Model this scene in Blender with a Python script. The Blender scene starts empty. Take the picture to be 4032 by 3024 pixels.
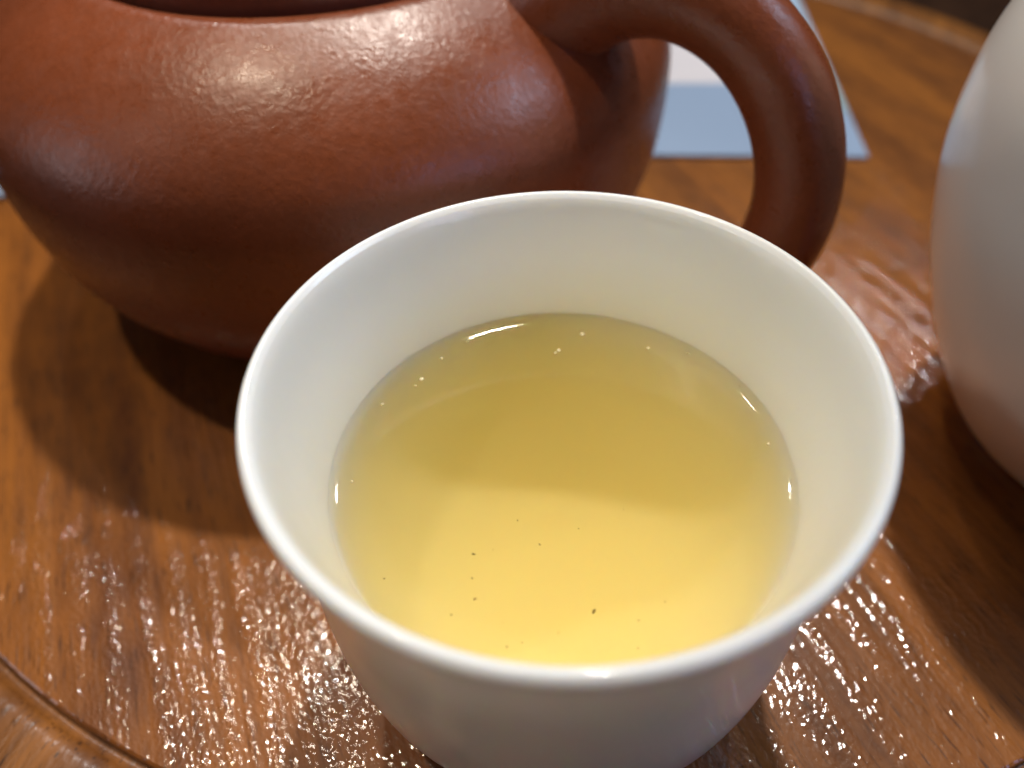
import bpy, bmesh, math, random
from mathutils import Vector, Matrix

random.seed(4)
S = bpy.context.scene
MM = 0.001
H0 = 68.0                       # height of the cup rim above the tray, mm


def P3(x, y, z):                # millimetres, z measured from the cup rim -> metres, tray floor at 0
    return Vector((x * MM, y * MM, (z + H0) * MM))


# ------------------------------------------------------------------ camera
cd = bpy.data.cameras.new("camera")
cam = bpy.data.objects.new("camera", cd)
S.collection.objects.link(cam)
S.camera = cam
PITCH, ROLL = math.radians(46.406), math.radians(-2.2)
fw = Vector((0, math.cos(PITCH), -math.sin(PITCH)))
up = Vector((0, math.sin(PITCH), math.cos(PITCH)))
rt = Vector((1, 0, 0))
r2 = rt * math.cos(ROLL) + up * math.sin(ROLL)
u2 = up * math.cos(ROLL) - rt * math.sin(ROLL)
CAMP = P3(-6.44, -72.4, 74.2)
cam.matrix_world = Matrix(((r2.x, u2.x, -fw.x, CAMP.x), (r2.y, u2.y, -fw.y, CAMP.y),
                           (r2.z, u2.z, -fw.z, CAMP.z), (0, 0, 0, 1)))
cd.sensor_width = 36
cd.lens = 28 / 34.6 * 36
cd.clip_start = 0.005
cd.clip_end = 50
cd.dof.use_dof = True
cd.dof.focus_distance = 0.122
cd.dof.aperture_fstop = 9.0

# ------------------------------------------------------------------ render
S.render.engine = 'CYCLES'
S.cycles.use_denoising = True
S.cycles.max_bounces = 12
S.cycles.volume_bounces = 2
S.cycles.transparent_max_bounces = 16
S.cycles.caustics_reflective = False
S.cycles.caustics_refractive = False
S.cycles.sample_clamp_indirect = 6
S.view_settings.view_transform = 'Standard'
S.view_settings.look = 'None'
S.view_settings.exposure = 0
S.view_settings.gamma = 1

# ------------------------------------------------------------------ light: dim warm room, shop downlights, cool side window, added fills
w = bpy.data.worlds.new("World")
S.world = w
w.use_nodes = True
w.node_tree.nodes['Background'].inputs[0].default_value = (0.78, 0.64, 0.54, 1)
w.node_tree.nodes['Background'].inputs[1].default_value = 0.017


def lamp(name, d, dist, power, col, radius, cone=None, aim=(0, 40, -68), blend=.3):
    ld = bpy.data.lights.new(name, 'SPOT')
    ld.energy = power
    ld.color = col
    ld.shadow_soft_size = radius
    ld.spot_size = math.radians(cone or 40)
    ld.spot_blend = blend
    o = bpy.data.objects.new(name, ld)
    S.collection.objects.link(o)
    dv = Vector(d).normalized()
    a = P3(*aim)
    o.location = a + dv * dist
    o.rotation_euler = (-dv).to_track_quat('-Z', 'Y').to_euler()
    return o


def panel(name, loc, size, power, col, aim=(0, 40, -40)):
    ld = bpy.data.lights.new(name, 'AREA')
    ld.shape = 'RECTANGLE'
    ld.size, ld.size_y = size
    ld.energy = power
    ld.color = col
    o = bpy.data.objects.new(name, ld)
    S.collection.objects.link(o)
    o.location = loc
    o.rotation_euler = (P3(*aim) - o.location).to_track_quat('-Z', 'Y').to_euler()
    return o


lamp("ceiling_spot_back", (.085, .385, 1), 1.7, 73, (1, .92, .82), .040)
lamp("ceiling_spot_overhead", (-.27, .06, 1), 1.6, 30, (1, .84, .64), .030, cone=12, aim=(-80, 62, -68), blend=.5)
lamp("ceiling_spot_beside", (-.18, .50, 1), 1.7, 8, (1, .84, .66), .030)
lamp("ceiling_spot_far_left", (-.25, .87, 1), 2.0, 48, (1, .98, .97), .032, cone=4.6, aim=(-28, -42, -68), blend=.5)
lamp("ceiling_spot_far_right", (.39, .87, 1), 2.0, 14, (1, .98, .97), .032, cone=8.0, aim=(30, -20, -68), blend=.8)
panel("window_right", (1.3, .10, 1.15), (.6, .6), 7.5, (.55, .74, 1))
panel("fill_low_right", (.9, -1.0, .5), (.5, .5), 1.8, (.50, .54, 1))  # unseen violet-blue panel, added to tint the cup's right front
panel("fill_left", (-1.2, -.15, .38), (.5, .5), 1.0, (.88, .90, 1))  # unseen weak panel, added as fill from the left
lamp("pitcher_fill_spot", (-.80, -.22, .70), 1.8, 46, (1, .95, .86), .11, cone=5.0, aim=(128, 40, 10), blend=.6)  # unseen narrow spot, added to brighten the pitcher alone

# ------------------------------------------------------------------ material helpers


def new_mat(name):
    m = bpy.data.materials.new(name)
    m.use_nodes = True
    nt = m.node_tree
    b = nt.nodes['Principled BSDF']
    return m, nt, b


def N(nt, t, **kw):
    n = nt.nodes.new(t)
    for k, v in kw.items():
        setattr(n, k, v)
    return n


def ramp(nt, fac, stops):
    r = N(nt, 'ShaderNodeValToRGB')
    el = r.color_ramp.elements
    while len(el) < len(stops):
        el.new(.5)
    for e, (p, c) in zip(el, stops):
        e.position = p
        e.color = (c[0], c[1], c[2], 1) if not isinstance(c, (int, float)) else (c, c, c, 1)
    nt.links.new(fac, r.inputs[0])
    return r.outputs[0]


def noise(nt, vec, scale=1, detail=2, rough=.5, dist=0):
    n = N(nt, 'ShaderNodeTexNoise')
    n.inputs['Scale'].default_value = scale
    n.inputs['Detail'].default_value = detail
    n.inputs['Roughness'].default_value = rough
    n.inputs['Distortion'].default_value = dist
    nt.links.new(vec, n.inputs['Vector'])
    return n.outputs['Fac']


def mapping(nt, vec, rotz=0, scale=(1, 1, 1), loc=(0, 0, 0)):
    m = N(nt, 'ShaderNodeMapping')
    m.inputs['Rotation'].default_value = (0, 0, rotz)
    m.inputs['Scale'].default_value = scale
    m.inputs['Location'].default_value = loc
    nt.links.new(vec, m.inputs['Vector'])
    return m.outputs[0]


def mix(nt, fac, a, b, mode='MIX'):
    n = N(nt, 'ShaderNodeMix', data_type='RGBA', blend_type=mode)
    for i, v in ((0, fac), (6, a), (7, b)):
        if isinstance(v, (int, float)):
            n.inputs[i].default_value = v
        elif isinstance(v, tuple):
            n.inputs[i].default_value = (*v, 1)
        else:
            nt.links.new(v, n.inputs[i])
    return n.outputs[2]


def math_n(nt, op, a, b):
    n = N(nt, 'ShaderNodeMath', operation=op)
    for i, v in ((0, a), (1, b)):
        if isinstance(v, (int, float)):
            n.inputs[i].default_value = v
        else:
            nt.links.new(v, n.inputs[i])
    return n.outputs[0]


def bump(nt, h, strength, dist, normal=None):
    n = N(nt, 'ShaderNodeBump')
    n.inputs['Strength'].default_value = strength
    n.inputs['Distance'].default_value = dist
    nt.links.new(h, n.inputs['Height'])
    if normal is not None:
        nt.links.new(normal, n.inputs['Normal'])
    return n.outputs[0]


def wood(name, light, dark, gloss=.07, rotz=math.radians(-21), wear=1.0, coat=1.0):
    m, nt, b = new_mat(name)
    co = N(nt, 'ShaderNodeTexCoord').outputs['Object']
    g = mapping(nt, co, rotz=rotz)                       # y now runs along the grain
    warp = mapping(nt, g, scale=(60, 9, 60))
    wn = noise(nt, warp, 1, 3, .6)
    broad = noise(nt, mapping(nt, g, scale=(60, 4, 60)), 1, 4, .55, .35)
    fine = noise(nt, mapping(nt, g, scale=(420, 18, 420)), 1, 4, .6, .3)
    c1 = ramp(nt, broad, [(.34, dark), (.52, tuple(.55 * l + .45 * d for l, d in zip(light, dark))), (.68, light)])
    c2 = mix(nt, ramp(nt, fine, [(.36, .60), (.56, 1.0)]), tuple(x * .55 for x in dark), c1)
    blot = noise(nt, mapping(nt, g, scale=(130, 60, 130)), 1, 3, .6)
    c2 = mix(nt, ramp(nt, blot, [(.35, 0.0), (.7, .35)]), c2, tuple(min(1, x * 1.35) for x in light))
    pore = noise(nt, mapping(nt, g, scale=(1900, 130, 1900)), 1, 2, .5, .2)
    pm = ramp(nt, pore, [(.60, 0.0), (.68, .75)])
    c3 = mix(nt, pm, c2, tuple(x * .35 for x in dark))
    nt.links.new(c3, b.inputs['Base Color'])
    b.inputs['Roughness'].default_value = .5
    b.inputs['Specular IOR Level'].default_value = .3
    b.inputs['Coat Weight'].default_value = coat
    b.inputs['Coat Roughness'].default_value = gloss
    b.inputs['Coat IOR'].default_value = 1.85
    # varnish over open pores: pits in rows along the grain plus an orange-peel ripple
    pit = noise(nt, mapping(nt, g, scale=(1150, 700, 1150)), 1, 1.5, .5, .2)
    row = noise(nt, mapping(nt, g, scale=(330, 22, 330)), 1, 2, .5)
    rows = ramp(nt, row, [(.36, 0.35), (.62, 1.0)])
    hgt = math_n(nt, 'MULTIPLY', pit, rows)
    ridge = noise(nt, mapping(nt, g, scale=(900, 40, 900)), 1, 3, .5)
    hgt = math_n(nt, 'ADD', hgt, math_n(nt, 'MULTIPLY', ridge, .12))
    bn = bump(nt, hgt, 1.0, .00027 * wear)
    nt.links.new(bn, b.inputs['Normal'])
    nt.links.new(bn, b.inputs['Coat Normal'])
    return m


M_WOOD = wood("varnished_wood", (.375, .126, .014), (.14, .040, .006))
M_RIM = wood("rim_wood", (.30, .112, .018), (.09, .028, .007), gloss=.22, rotz=math.radians(20), wear=.5, coat=.15)
M_TABLE = wood("dark_table_wood", (.045, .020, .010), (.020, .009, .005), gloss=.3, rotz=.4, wear=.2, coat=.1)

m, nt, b = new_mat("white_porcelain")
M_PORC = m
co = N(nt, 'ShaderNodeTexCoord').outputs['Object']
b.inputs['Base Color'].default_value = (.86, .88, .85, 1)
b.inputs['Roughness'].default_value = .32
b.inputs['Subsurface Weight'].default_value = .65
b.inputs['Subsurface Radius'].default_value = (1.0, .8, .6)
b.inputs['Subsurface Scale'].default_value = .006
sx = N(nt, 'ShaderNodeSeparateXYZ')
nt.links.new(co, sx.inputs[0])
rad = math_n(nt, 'SQRT', math_n(nt, 'ADD', math_n(nt, 'MULTIPLY', sx.outputs[0], sx.outputs[0]), math_n(nt, 'MULTIPLY', sx.outputs[1], sx.outputs[1])), 0)
dry = math_n(nt, 'MAXIMUM', math_n(nt, 'GREATER_THAN', sx.outputs[2], .0487), math_n(nt, 'GREATER_THAN', rad, .0345))
# glaze under the tea hardly reflects (glass against water)
nt.links.new(math_n(nt, 'MULTIPLY', dry, .6), b.inputs['Coat Weight'])
nt.links.new(math_n(nt, 'ADD', math_n(nt, 'MULTIPLY', dry, .46), .04), b.inputs['Specular IOR Level'])
b.inputs['Coat Roughness'].default_value = .05
hh = noise(nt, mapping(nt, co, scale=(1, 1, 1)), 260, 2, .5)
h2 = noise(nt, co, 1800, 1, .5)
bb = bump(nt, hh, .5, .00012)
bb2 = bump(nt, h2, .35, .00003, bb)
nt.links.new(bb2, b.inputs['Normal'])
nt.links.new(bb2, b.inputs['Coat Normal'])

m, nt, b = new_mat("satin_white_ceramic")
M_SATIN = m
co = N(nt, 'ShaderNodeTexCoord').outputs['Object']
b.inputs['Base Color'].default_value = (.86, .84, .80, 1)
b.inputs['Roughness'].default_value = .45
b.inputs['Coat Weight'].default_value = .7
b.inputs['Coat Roughness'].default_value = .16
b.inputs['Subsurface Weight'].default_value = .1
b.inputs['Subsurface Radius'].default_value = (1.0, .8, .6)
b.inputs['Subsurface Scale'].default_value = .0015
nt.links.new(bump(nt, noise(nt, co, 500, 2), .4, .00006), b.inputs['Normal'])


def clay(name, col, rough=.31):
    m, nt, b = new_mat(name)
    co = N(nt, 'ShaderNodeTexCoord').outputs['Object']
    blot = noise(nt, co, 45, 4, .6)
    gr = noise(nt, co, 900, 2, .6)
    c = ramp(nt, blot, [(.3, tuple(x * .82 for x in col)), (.7, tuple(min(1, x * 1.12) for x in col))])
    c = mix(nt, ramp(nt, gr, [(.35, .25), (.6, 0.0)]), c, tuple(x * .6 for x in col))
    nt.links.new(c, b.inputs['Base Color'])
    rr = ramp(nt, noise(nt, co, 300, 3, .6), [(.3, rough - .07), (.7, rough + .10)])
    nt.links.new(rr, b.inputs['Roughness'])
    b.inputs['Specular IOR Level'].default_value = .6
    v = N(nt, 'ShaderNodeTexVoronoi')
    v.inputs['Scale'].default_value = 560
    v.inputs['Randomness'].default_value = 1
    wv = N(nt, 'ShaderNodeMix', data_type='VECTOR')
    nz = N(nt, 'ShaderNodeTexNoise')
    nz.inputs['Scale'].default_value = 300
    nt.links.new(co, nz.inputs['Vector'])
    wv.inputs[0].default_value = .003
    nt.links.new(co, wv.inputs[4])
    nt.links.new(nz.outputs['Color'], wv.inputs[5])
    nt.links.new(wv.outputs[1], v.inputs['Vector'])
    hb = noise(nt, co, 800, 4, .62, .3)
    hgt = math_n(nt, 'ADD', hb, math_n(nt, 'MULTIPLY', v.outputs['Distance'], .35))
    b1 = bump(nt, hgt, 1.0, .00011)
    nt.links.new(b1, b.inputs['Normal'])
    return m


M_CLAY = clay("red_brown_clay", (.25, .064, .023))
M_LID = clay("brown_clay", (.25, .070, .036), .34)

M_TABLE.node_tree.nodes['Principled BSDF'].inputs['Specular IOR Level'].default_value = .1
M_TABLE.node_tree.nodes['Principled BSDF'].inputs['Coat Weight'].default_value = 0

# tea: coloured by depth through a clear surface
m = bpy.data.materials.new("pale_gold_tea")
M_TEA = m
m.use_nodes = True
nt = m.node_tree
nt.nodes.clear()
out = N(nt, 'ShaderNodeOutputMaterial')
tr = N(nt, 'ShaderNodeBsdfTransparent')
gl = N(nt, 'ShaderNodeBsdfGlossy')
gl.inputs['Roughness'].default_value = .02
fr = N(nt, 'ShaderNodeFresnel')
fr.inputs['IOR'].default_value = 1.33
ms = N(nt, 'ShaderNodeMixShader')
nt.links.new(fr.outputs[0], ms.inputs[0])
nt.links.new(tr.outputs[0], ms.inputs[1])
nt.links.new(gl.outputs[0], ms.inputs[2])
nt.links.new(ms.outputs[0], out.inputs['Surface'])
va = N(nt, 'ShaderNodeVolumeAbsorption')
va.inputs['Color'].default_value = (1.0, .81, .035, 1)
va.inputs['Density'].default_value = 22
vs = N(nt, 'ShaderNodeVolumeScatter')
vs.inputs['Color'].default_value = (1, .86, .45, 1)
vs.inputs['Density'].default_value = 14
vs.inputs['Anisotropy'].default_value = .4
ad = N(nt, 'ShaderNodeAddShader')
nt.links.new(va.outputs[0], ad.inputs[0])
nt.links.new(vs.outputs[0], ad.inputs[1])
nt.links.new(ad.outputs[0], out.inputs['Volume'])

m, nt, b = new_mat("printed_card")
M_CARD = m
co = N(nt, 'ShaderNodeTexCoord').outputs['Object']
sx = N(nt, 'ShaderNodeSeparateXYZ')
nt.links.new(co, sx.inputs[0])
dg = math_n(nt, 'ADD', math_n(nt, 'MULTIPLY', sx.outputs[0], 9.0), math_n(nt, 'MULTIPLY', sx.outputs[1], 14.0))
dg = math_n(nt, 'ADD', dg, math_n(nt, 'MULTIPLY', noise(nt, co, 30, 2), .25))
blue = ramp(nt, dg, [(.45, (.34, .47, .68)), (.60, (.37, .62, .70)), (1.0, (.44, .62, .82))])
nt.links.new(blue, b.inputs['Base Color'])
b.inputs['Roughness'].default_value = .45
m, nt, b = new_mat("white_print")
M_WPRINT = m
co = N(nt, 'ShaderNodeTexCoord').outputs['Object']
nt.links.new(ramp(nt, noise(nt, co, 60, 3), [(.3, (.84, .82, .88)), (.7, (.87, .85, .90))]), b.inputs['Base Color'])
b.inputs['Roughness'].default_value = .45

m, nt, b = new_mat("dark_tea_dust")
M_SPECK = m
co = N(nt, 'ShaderNodeTexCoord').outputs['Object']
nt.links.new(ramp(nt, noise(nt, co, 3000, 2), [(.3, (.12, .085, .02)), (.7, (.24, .17, .04))]), b.inputs['Base Color'])
b.inputs['Roughness'].default_value = .6

m, nt, b = new_mat("bubble_film")
M_BUB = m
b.inputs['Base Color'].default_value = (.95, .86, .55, 1)
b.inputs['Roughness'].default_value = .12
b.inputs['Specular IOR Level'].default_value = 1.0
b.inputs['Alpha'].default_value = .6

# ------------------------------------------------------------------ mesh helpers


def link(name, bm, mat, parent=None, smooth=True, loc=None):
    me = bpy.data.meshes.new(name)
    bm.normal_update()
    bm.to_mesh(me)
    bm.free()
    for p in me.polygons:
        p.use_smooth = smooth
    me.materials.append(mat)
    o = bpy.data.objects.new(name, me)
    S.collection.objects.link(o)
    if parent:
        o.parent = parent
    if loc is not None:
        o.location = loc
    return o


def empty(name, x, y, z=-H0):
    o = bpy.data.objects.new(name, None)
    S.collection.objects.link(o)
    o.location = P3(x, y, z)
    o.empty_display_size = .01
    return o


def tag(o, label=None, cat=None, group=None, kind=None):
    for k, v in (('label', label), ('category', cat), ('group', group), ('kind', kind)):
        if v:
            o[k] = v
    return o


def catmull(pts, n=6):
    """smooth open polyline through 2-D or 3-D points"""
    pts = [Vector(p) for p in pts]
    out = []
    for i in range(len(pts) - 1):
        p0 = pts[max(i - 1, 0)]
        p1, p2 = pts[i], pts[i + 1]
        p3 = pts[min(i + 2, len(pts) - 1)]
        for k in range(n):
            t = k / n
            out.append(.5 * ((2 * p1) + (p2 - p0) * t + (2 * p0 - 5 * p1 + 4 * p2 - p3) * t * t
                             + (3 * p1 - p0 - 3 * p2 + p3) * t ** 3))
    out.append(pts[-1])
    return out


def lathe(prof, seg=160, close=False, warp=None):
    """prof: (r, z) in mm relative to the object's base"""
    bm = bmesh.new()
    rings = []
    for pi, p in enumerate(prof):
        r, z = p[0], p[1]
        if r < 1e-6:
            rings.append([bm.verts.new((0, 0, z * MM))])
            continue
        ring = []
        for i in range(seg):
            a = 2 * math.pi * i / seg
            rr, zz = (r, z) if warp is None else warp(r, z, a)
            ring.append(bm.verts.new((rr * math.cos(a) * MM, rr * math.sin(a) * MM, zz * MM)))
        rings.append(ring)
    pairs = list(zip(rings[:-1], rings[1:]))
    if close:
        pairs.append((rings[-1], rings[0]))
    for A, B in pairs:
        if len(A) == 1 and len(B) == 1:
            continue
        for i in range(seg):
            j = (i + 1) % seg
            if len(A) == 1:
                bm.faces.new((A[0], B[j], B[i]))
            elif len(B) == 1:
                bm.faces.new((A[i], A[j], B[0]))
            else:
                bm.faces.new((A[i], A[j], B[j], B[i]))
    bmesh.ops.recalc_face_normals(bm, faces=bm.faces)
    return bm


def tube(path, radii, seg=40, squash=None, side=None):
    """path in metres; radii in metres per point; closed ends"""
    bm = bmesh.new()
    rings = []
    n = len(path)
    for k, p in enumerate(path):
        t = (path[min(k + 1, n - 1)] - path[max(k - 1, 0)]).normalized()
        s = side - t * side.dot(t)
        s.normalize()
        v = t.cross(s)
        q = 1 if squash is None else squash
        rings.append([bm.verts.new(p + (s * math.cos(2 * math.pi * i / seg) * q
                                        + v * math.sin(2 * math.pi * i / seg)) * radii[k]) for i in range(seg)])
    for A, B in zip(rings[:-1], rings[1:]):
        for i in range(seg):
            j = (i + 1) % seg
            bm.faces.new((A[i], A[j], B[j], B[i]))
    for R in (rings[0], rings[-1]):
        bm.faces.new(R)
    bmesh.ops.recalc_face_normals(bm, faces=bm.faces)
    return bm


# ------------------------------------------------------------------ table and tray
bm = bmesh.new()
bmesh.ops.create_grid(bm, x_segments=4, y_segments=4, size=1.5)
tb = link("table_top", bm, M_TABLE, smooth=False, loc=P3(0, 200, -H0 - 14))
tag(tb, "dark brown wooden table top under the round tray", kind="structure")

TX, TY = 8, 142
tray = empty("serving_tray", TX, TY, -H0)
tag(tray, "round varnished wooden tray with a raised rim, under the teapot and cups", "tray")
link("tray_floor", lathe([(0, 0), (60, 0), (120, 0), (180.2, 0), (180.6, -.3), (180.8, -1), (180.8, -8), (120, -10), (0, -10)], 192), M_WOOD, tray, smooth=False)
rimp = catmull([(180.8, -1.6), (181.6, -1.7), (182.6, -1.2), (183.6, -.4), (185.5, .35), (189, .7), (194, .5), (198, -.3), (200.4, -2), (201, -5), (200, -10), (196, -13.5)], 4)
rimp += [Vector((182, -13.5)), Vector((180.8, -8))]
link("tray_rim", lathe([(p[0], p[1]) for p in rimp], 256, close=True), M_RIM, tray)

# ------------------------------------------------------------------ cup
cup = empty("teacup", 0, 0)
tag(cup, "white porcelain teacup with flared lip, filled with pale yellow tea", "teacup")
outer = [(39.2, .55), (39.9, .25), (40.25, -.5), (40.0, -1.8), (39.2, -4), (38.2, -8), (37.5, -14), (37.1, -22), (37.0, -30),
         (36.8, -37), (36.2, -43), (35.0, -50), (33.1, -56), (29.5, -61), (24.5, -64.2), (21.6, -64.8)]
inner = [(0, -52), (10, -51.6), (19, -49.6), (25, -45.5), (28.6, -39.5), (30.4, -33), (31.6, -26), (32.7, -19.5), (34.2, -13.5),
         (35.9, -7.6), (37.0, -3.8), (37.8, -1.4), (38.4, -.1)]
sm = catmull(inner, 5)[:-1] + catmull([inner[-1]] + outer, 5)
bowl = [(p[0], p[1] + H0) for p in sm] + [(20.4, 3.0), (0, 2.9)]


def wob(r, z, a):
    return r * (1 + .0010 * math.sin(2 * a + .7) + .0005 * math.sin(5 * a)), z + (.10 * math.sin(2 * a + 1) + .05 * math.sin(3 * a)) * (z / 68)


link("bowl", lathe(bowl, 224, warp=wob), M_PORC, cup)
foot = catmull([(21.4, 3.4), (21.1, 1.6), (20.9, .5), (20.2, 0), (19.4, .4), (19.0, 1.6), (18.8, 3.4)], 4)
link("foot_ring", lathe([(p[0], p[1]) for p in foot], 128), M_PORC, cup)

# ------------------------------------------------------------------ tea
ZT = -20.2 + H0
tprof = [(0, ZT), (14, ZT), (24, ZT + .0), (28.0, ZT + .03), (29.4, ZT + .10), (30.4, ZT + .22), (31.3, ZT + .42),
         (32.1, ZT + .70), (33.0, ZT + 1.1)]
tprof = [(p[0], p[1]) for p in catmull(tprof, 4)]
tprof += [(33.4, ZT + .9), (33.0, ZT - 2)]
tprof += [(32.0, -26 + H0), (30.8, -33 + H0), (29.0, -39.5 + H0), (25.4, -46 + H0), (19.2, -50.1 + H0), (10, -52.2 + H0), (0, -52.6 + H0)]
tea = link("tea", lathe(tprof, 160), M_TEA, loc=P3(0, 0, -H0))
tag(tea, "clear pale golden tea filling the white porcelain cup", "tea")

# ------------------------------------------------------------------ teapot
PX, PY = -46, 125
pot = empty("teapot", PX, PY)
tag(pot, "squat reddish brown clay teapot with a thick loop handle, behind the cup", "teapot")


def pot_r(z):
    u = z - 54
    if u > 0:
        return 80 * max(1 - (u / 38) ** 2.05, 0) ** (1 / 2.05)
    return 80 * max(1 - (-u / 62) ** 2.45, 0) ** (1 / 2.45)


prof = [(0, 3.5), (46, 3.5), (47.5, .6), (49.5, 0), (51, .8), (51.8, 2.2)]
prof += [(pot_r(z), z) for z in [4, 6, 8, 10, 13, 16, 20, 24, 28, 32, 36, 40, 44, 48, 52, 56, 60, 63, 66, 69, 72, 74.5, 76.5, 78.2, 79.6, 80.8]]
prof += [(pot_r(82), 82), (53.3, 82.75), (51.8, 83.0), (50.6, 82.8), (49.9, 82.2), (49.7, 79), (46, 78.5), (46, 75.5)]
prof += [(60, 70), (70, 62), (75, 54), (75, 40), (66, 20), (46, 9), (0, 8)]
prof = [prof[0]] + [(p[0], p[1]) for p in catmull(prof[1:], 2)]
link("body", lathe(prof, 256), M_CLAY, pot)

LZ = 79.2
lidp = catmull([(48.2, LZ), (48.6, LZ + .6), (48.7, LZ + 3), (48.7, LZ + 8.4), (48.2, LZ + 9.6), (47, LZ + 10.4), (42, LZ + 12),
                (34, LZ + 15), (22, LZ + 18.2), (12, LZ + 20), (8, LZ + 20.8)], 4)
lidp = [(0, LZ + .0), (46, LZ + .0)] + [(p[0], p[1]) for p in lidp] + [(0, LZ + 21)]
lid = link("lid", lathe(lidp, 200), M_LID, pot)
kp = catmull([(7, LZ + 19.5), (6.2, LZ + 22), (7.5, LZ + 25), (11, LZ + 29), (12, LZ + 33), (10, LZ + 37), (5, LZ + 39.3), (0, LZ + 39.6)], 5)
link("knob", lathe([(max(p[0], 0), p[1]) for p in kp], 64), M_LID, lid)

PH = math.radians(33)
radial = Vector((math.cos(PH), -math.sin(PH), 0))
side = Vector((math.sin(PH), math.cos(PH), 0))
path, rad = [], []
S0, Z0, HA, HB = 81.7, 68 - 20.3, 32.6, 36.3
for k in range(97):
    th = math.radians(134 - k * (134 + 132) / 96)
    s = S0 + HA * math.cos(th)
    z = Z0 + HB * math.sin(th)
    path.append((radial * s + Vector((0, 0, z))) * MM)
    e = min(k, 96 - k) / 96
    r = 8.0 + 6.0 * max(0, 1 - e / .32) ** 2
    r *= 1 + .03 * math.sin(k / 96 * math.pi)
    rad.append(r * MM)
link("handle", tube(path, rad, 48, squash=1.0, side=side), M_CLAY, pot)

# spout, on the far side from the handle
sp = [(-60, 34), (-78, 36), (-92, 46), (-101, 62), (-108, 78)]
spath = [(radial * p[0] + Vector((0, 0, p[1]))) * MM for p in catmull(sp, 8)]
link("spout", tube(spath, [(15 - 8.5 * i / (len(spath) - 1)) * MM for i in range(len(spath))], 32, side=side), M_CLAY, pot)

# ------------------------------------------------------------------ white vessel on the right
ves = empty("pitcher", 125, 40)
tag(ves, "large satin white ceramic pitcher cut off by the right edge of the photo", "pitcher")
vo = [(26.5, 0), (29, .6), (30.6, 3), (36.4, 8), (41.2, 16), (45.2, 24), (48.2, 32), (51, 40), (53, 48), (54.6, 56), (55.2, 63), (55.0, 71),
      (54.0, 79), (51.5, 87), (47, 95), (41.5, 101), (37.5, 106), (36.3, 111), (36.8, 117), (38.5, 122), (38.6, 123.4), (37.4, 123.6), (36.2, 122)]
vi = [(34.4, 116), (34.2, 110), (36, 105), (43, 97), (48, 87), (50.5, 75), (51, 62), (49, 48), (45, 34), (38, 20), (22, 9), (8, 6), (0, 6)]
vp = catmull(vo + vi, 4)
link("vessel_body", lathe([(0, 2.5), (25, 2.5)] + [(max(p[0], 0), p[1]) for p in vp], 160), M_SATIN, ves)
# loop handle on the side turned away from the cup
vpath = catmull([(44, 0, 92), (58, 0, 100), (76, 0, 97), (86, 0, 82), (84, 0, 62), (72, 0, 46), (50, 0, 40)], 8)
vh = [Vector((p[0] * .8 * MM, -p[0] * .6 * MM, p[2] * MM)) for p in vpath]
link("handle", tube(vh, [5.5 * MM] * len(vh), 24, side=Vector((.6, .8, 0))), M_SATIN, ves)

# ------------------------------------------------------------------ printed cards


def slab(w_, l_, t_, name, mat, parent=None, loc=(0, 0, 0), bev=.0001):
    bm = bmesh.new()
    bmesh.ops.create_cube(bm, size=1)
    for v in bm.verts:
        v.co = Vector(((v.co.x - .5) * w_, (v.co.y + .5) * l_, (v.co.z + .5) * t_))
    bmesh.ops.bevel(bm, geom=list(bm.edges), offset=bev, segments=1, affect='EDGES')
    return link(name, bm, mat, parent, smooth=False, loc=loc)


card = slab(.100, .129, .0012, "card", M_CARD)
card.location = P3(107.2, 153.6, -H0)
card.location.z += .0001
card.rotation_euler = (0, 0, math.radians(-5))
tag(card, "pale blue printed card with a white panel, lying behind the teapot handle", "card")
wp = slab(.060, .075, .0001, "white_panel", M_WPRINT, card, loc=(-.021, .0475, .0012), bev=.00001)

slip = slab(.080, .040, .0010, "paper_slip", M_CARD)
slip.location = P3(-160.3, 149.5, -H0 + .9)
tag(slip, "blue paper slip barely showing at the left edge beside the teapot", "paper slip")

# ------------------------------------------------------------------ bits in the tea


def ray_at(px, py, z):
    """point on the level z (mm from rim) seen at px,py of the 2212-wide photograph: used once to read off positions"""
    f = 28 / 34.6 * 2212
    d = fw + r2 * ((px - 1106) / f) + u2 * ((829.5 - py) / f)
    k = ((z + H0) * MM - CAMP.z) / d.z
    return CAMP + d * k


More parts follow.
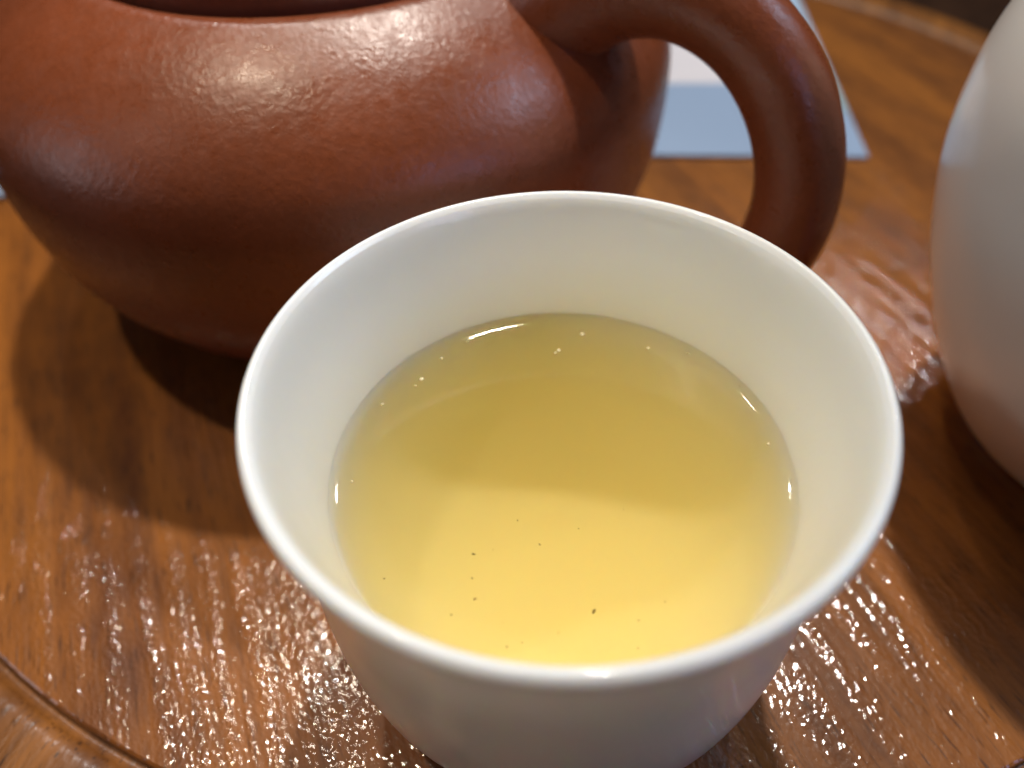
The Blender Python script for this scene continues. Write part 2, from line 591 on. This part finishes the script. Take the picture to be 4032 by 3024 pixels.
specks = [(1283, 1320, .42), (1166, 1176, .28), (1023, 1197, .26), (1347, 1100, .18), (1437, 1300, .22), (1026, 1294, .26), (830, 1250, .18),
          (1087, 1345, .16), (1020, 1249, .22), (1128, 1388, .18), (1095, 1397, .22), (1380, 1340, .2), (1378, 1400, .18), (975, 1328, .22),
          (1065, 1187, .15), (1250, 1142, .16), (1118, 1124, .2), (1206, 1367, .15)]
ORD = "first second third fourth fifth sixth seventh eighth ninth tenth eleventh twelfth thirteenth fourteenth fifteenth sixteenth seventeenth eighteenth".split()
xs = sorted(q[0] for q in specks)
for i, (px, py, r) in enumerate(specks):
    p = ray_at(px, py, -22.5 if i % 3 else -27.0)
    bm = bmesh.new()
    bmesh.ops.create_icosphere(bm, subdivisions=2, radius=r * MM * .56)
    rs = random.Random(i)
    sx_, sy_ = .8 + rs.random() * 1.0, .5 + rs.random() * .4
    for v in bm.verts:
        k = 1 + rs.uniform(-.3, .3)
        v.co = Vector((v.co.x * sx_ * k, v.co.y * sy_ * k, v.co.z * .5 * k))
    o = link("tea_speck", bm, M_SPECK, loc=p)
    o.rotation_euler = (0, 0, rs.uniform(0, 3))
    big = i == 0
    tag(o, "largest dark speck in the tea, near its front edge" if big else "tiny dark speck in the golden tea, %s of the specks from the left" % ORD[xs.index(px)], "tea speck", "dark specks of tea dust in the tea")
bubbles = [(1258, 722, .42), (1207, 757, .36), (1200, 762, .22), (1011, 737, .20), (954, 774, .28), (911, 819, .40), (898, 833, .16), (826, 873, .26),
           (1400, 752, .28), (1486, 763, .2), (1660, 959, .26), (1676, 932, .12), (761, 1040, .2), (1598, 834, .12)]
bx = sorted(q[0] for q in bubbles)
for i, (px, py, r) in enumerate(bubbles):
    p = ray_at(px, py, -20.2)
    bm = bmesh.new()
    bmesh.ops.create_uvsphere(bm, u_segments=24, v_segments=12, radius=r * MM)
    for v in bm.verts:
        v.co.z *= .55
    o = link("bubble", bm, M_BUB, loc=p)
    tag(o, "tiny glinting bubble at the tea's edge, %s bubble counting clockwise from the far left" % ORD[bx.index(px)], "bubble", "tiny bubbles at the edge of the tea")
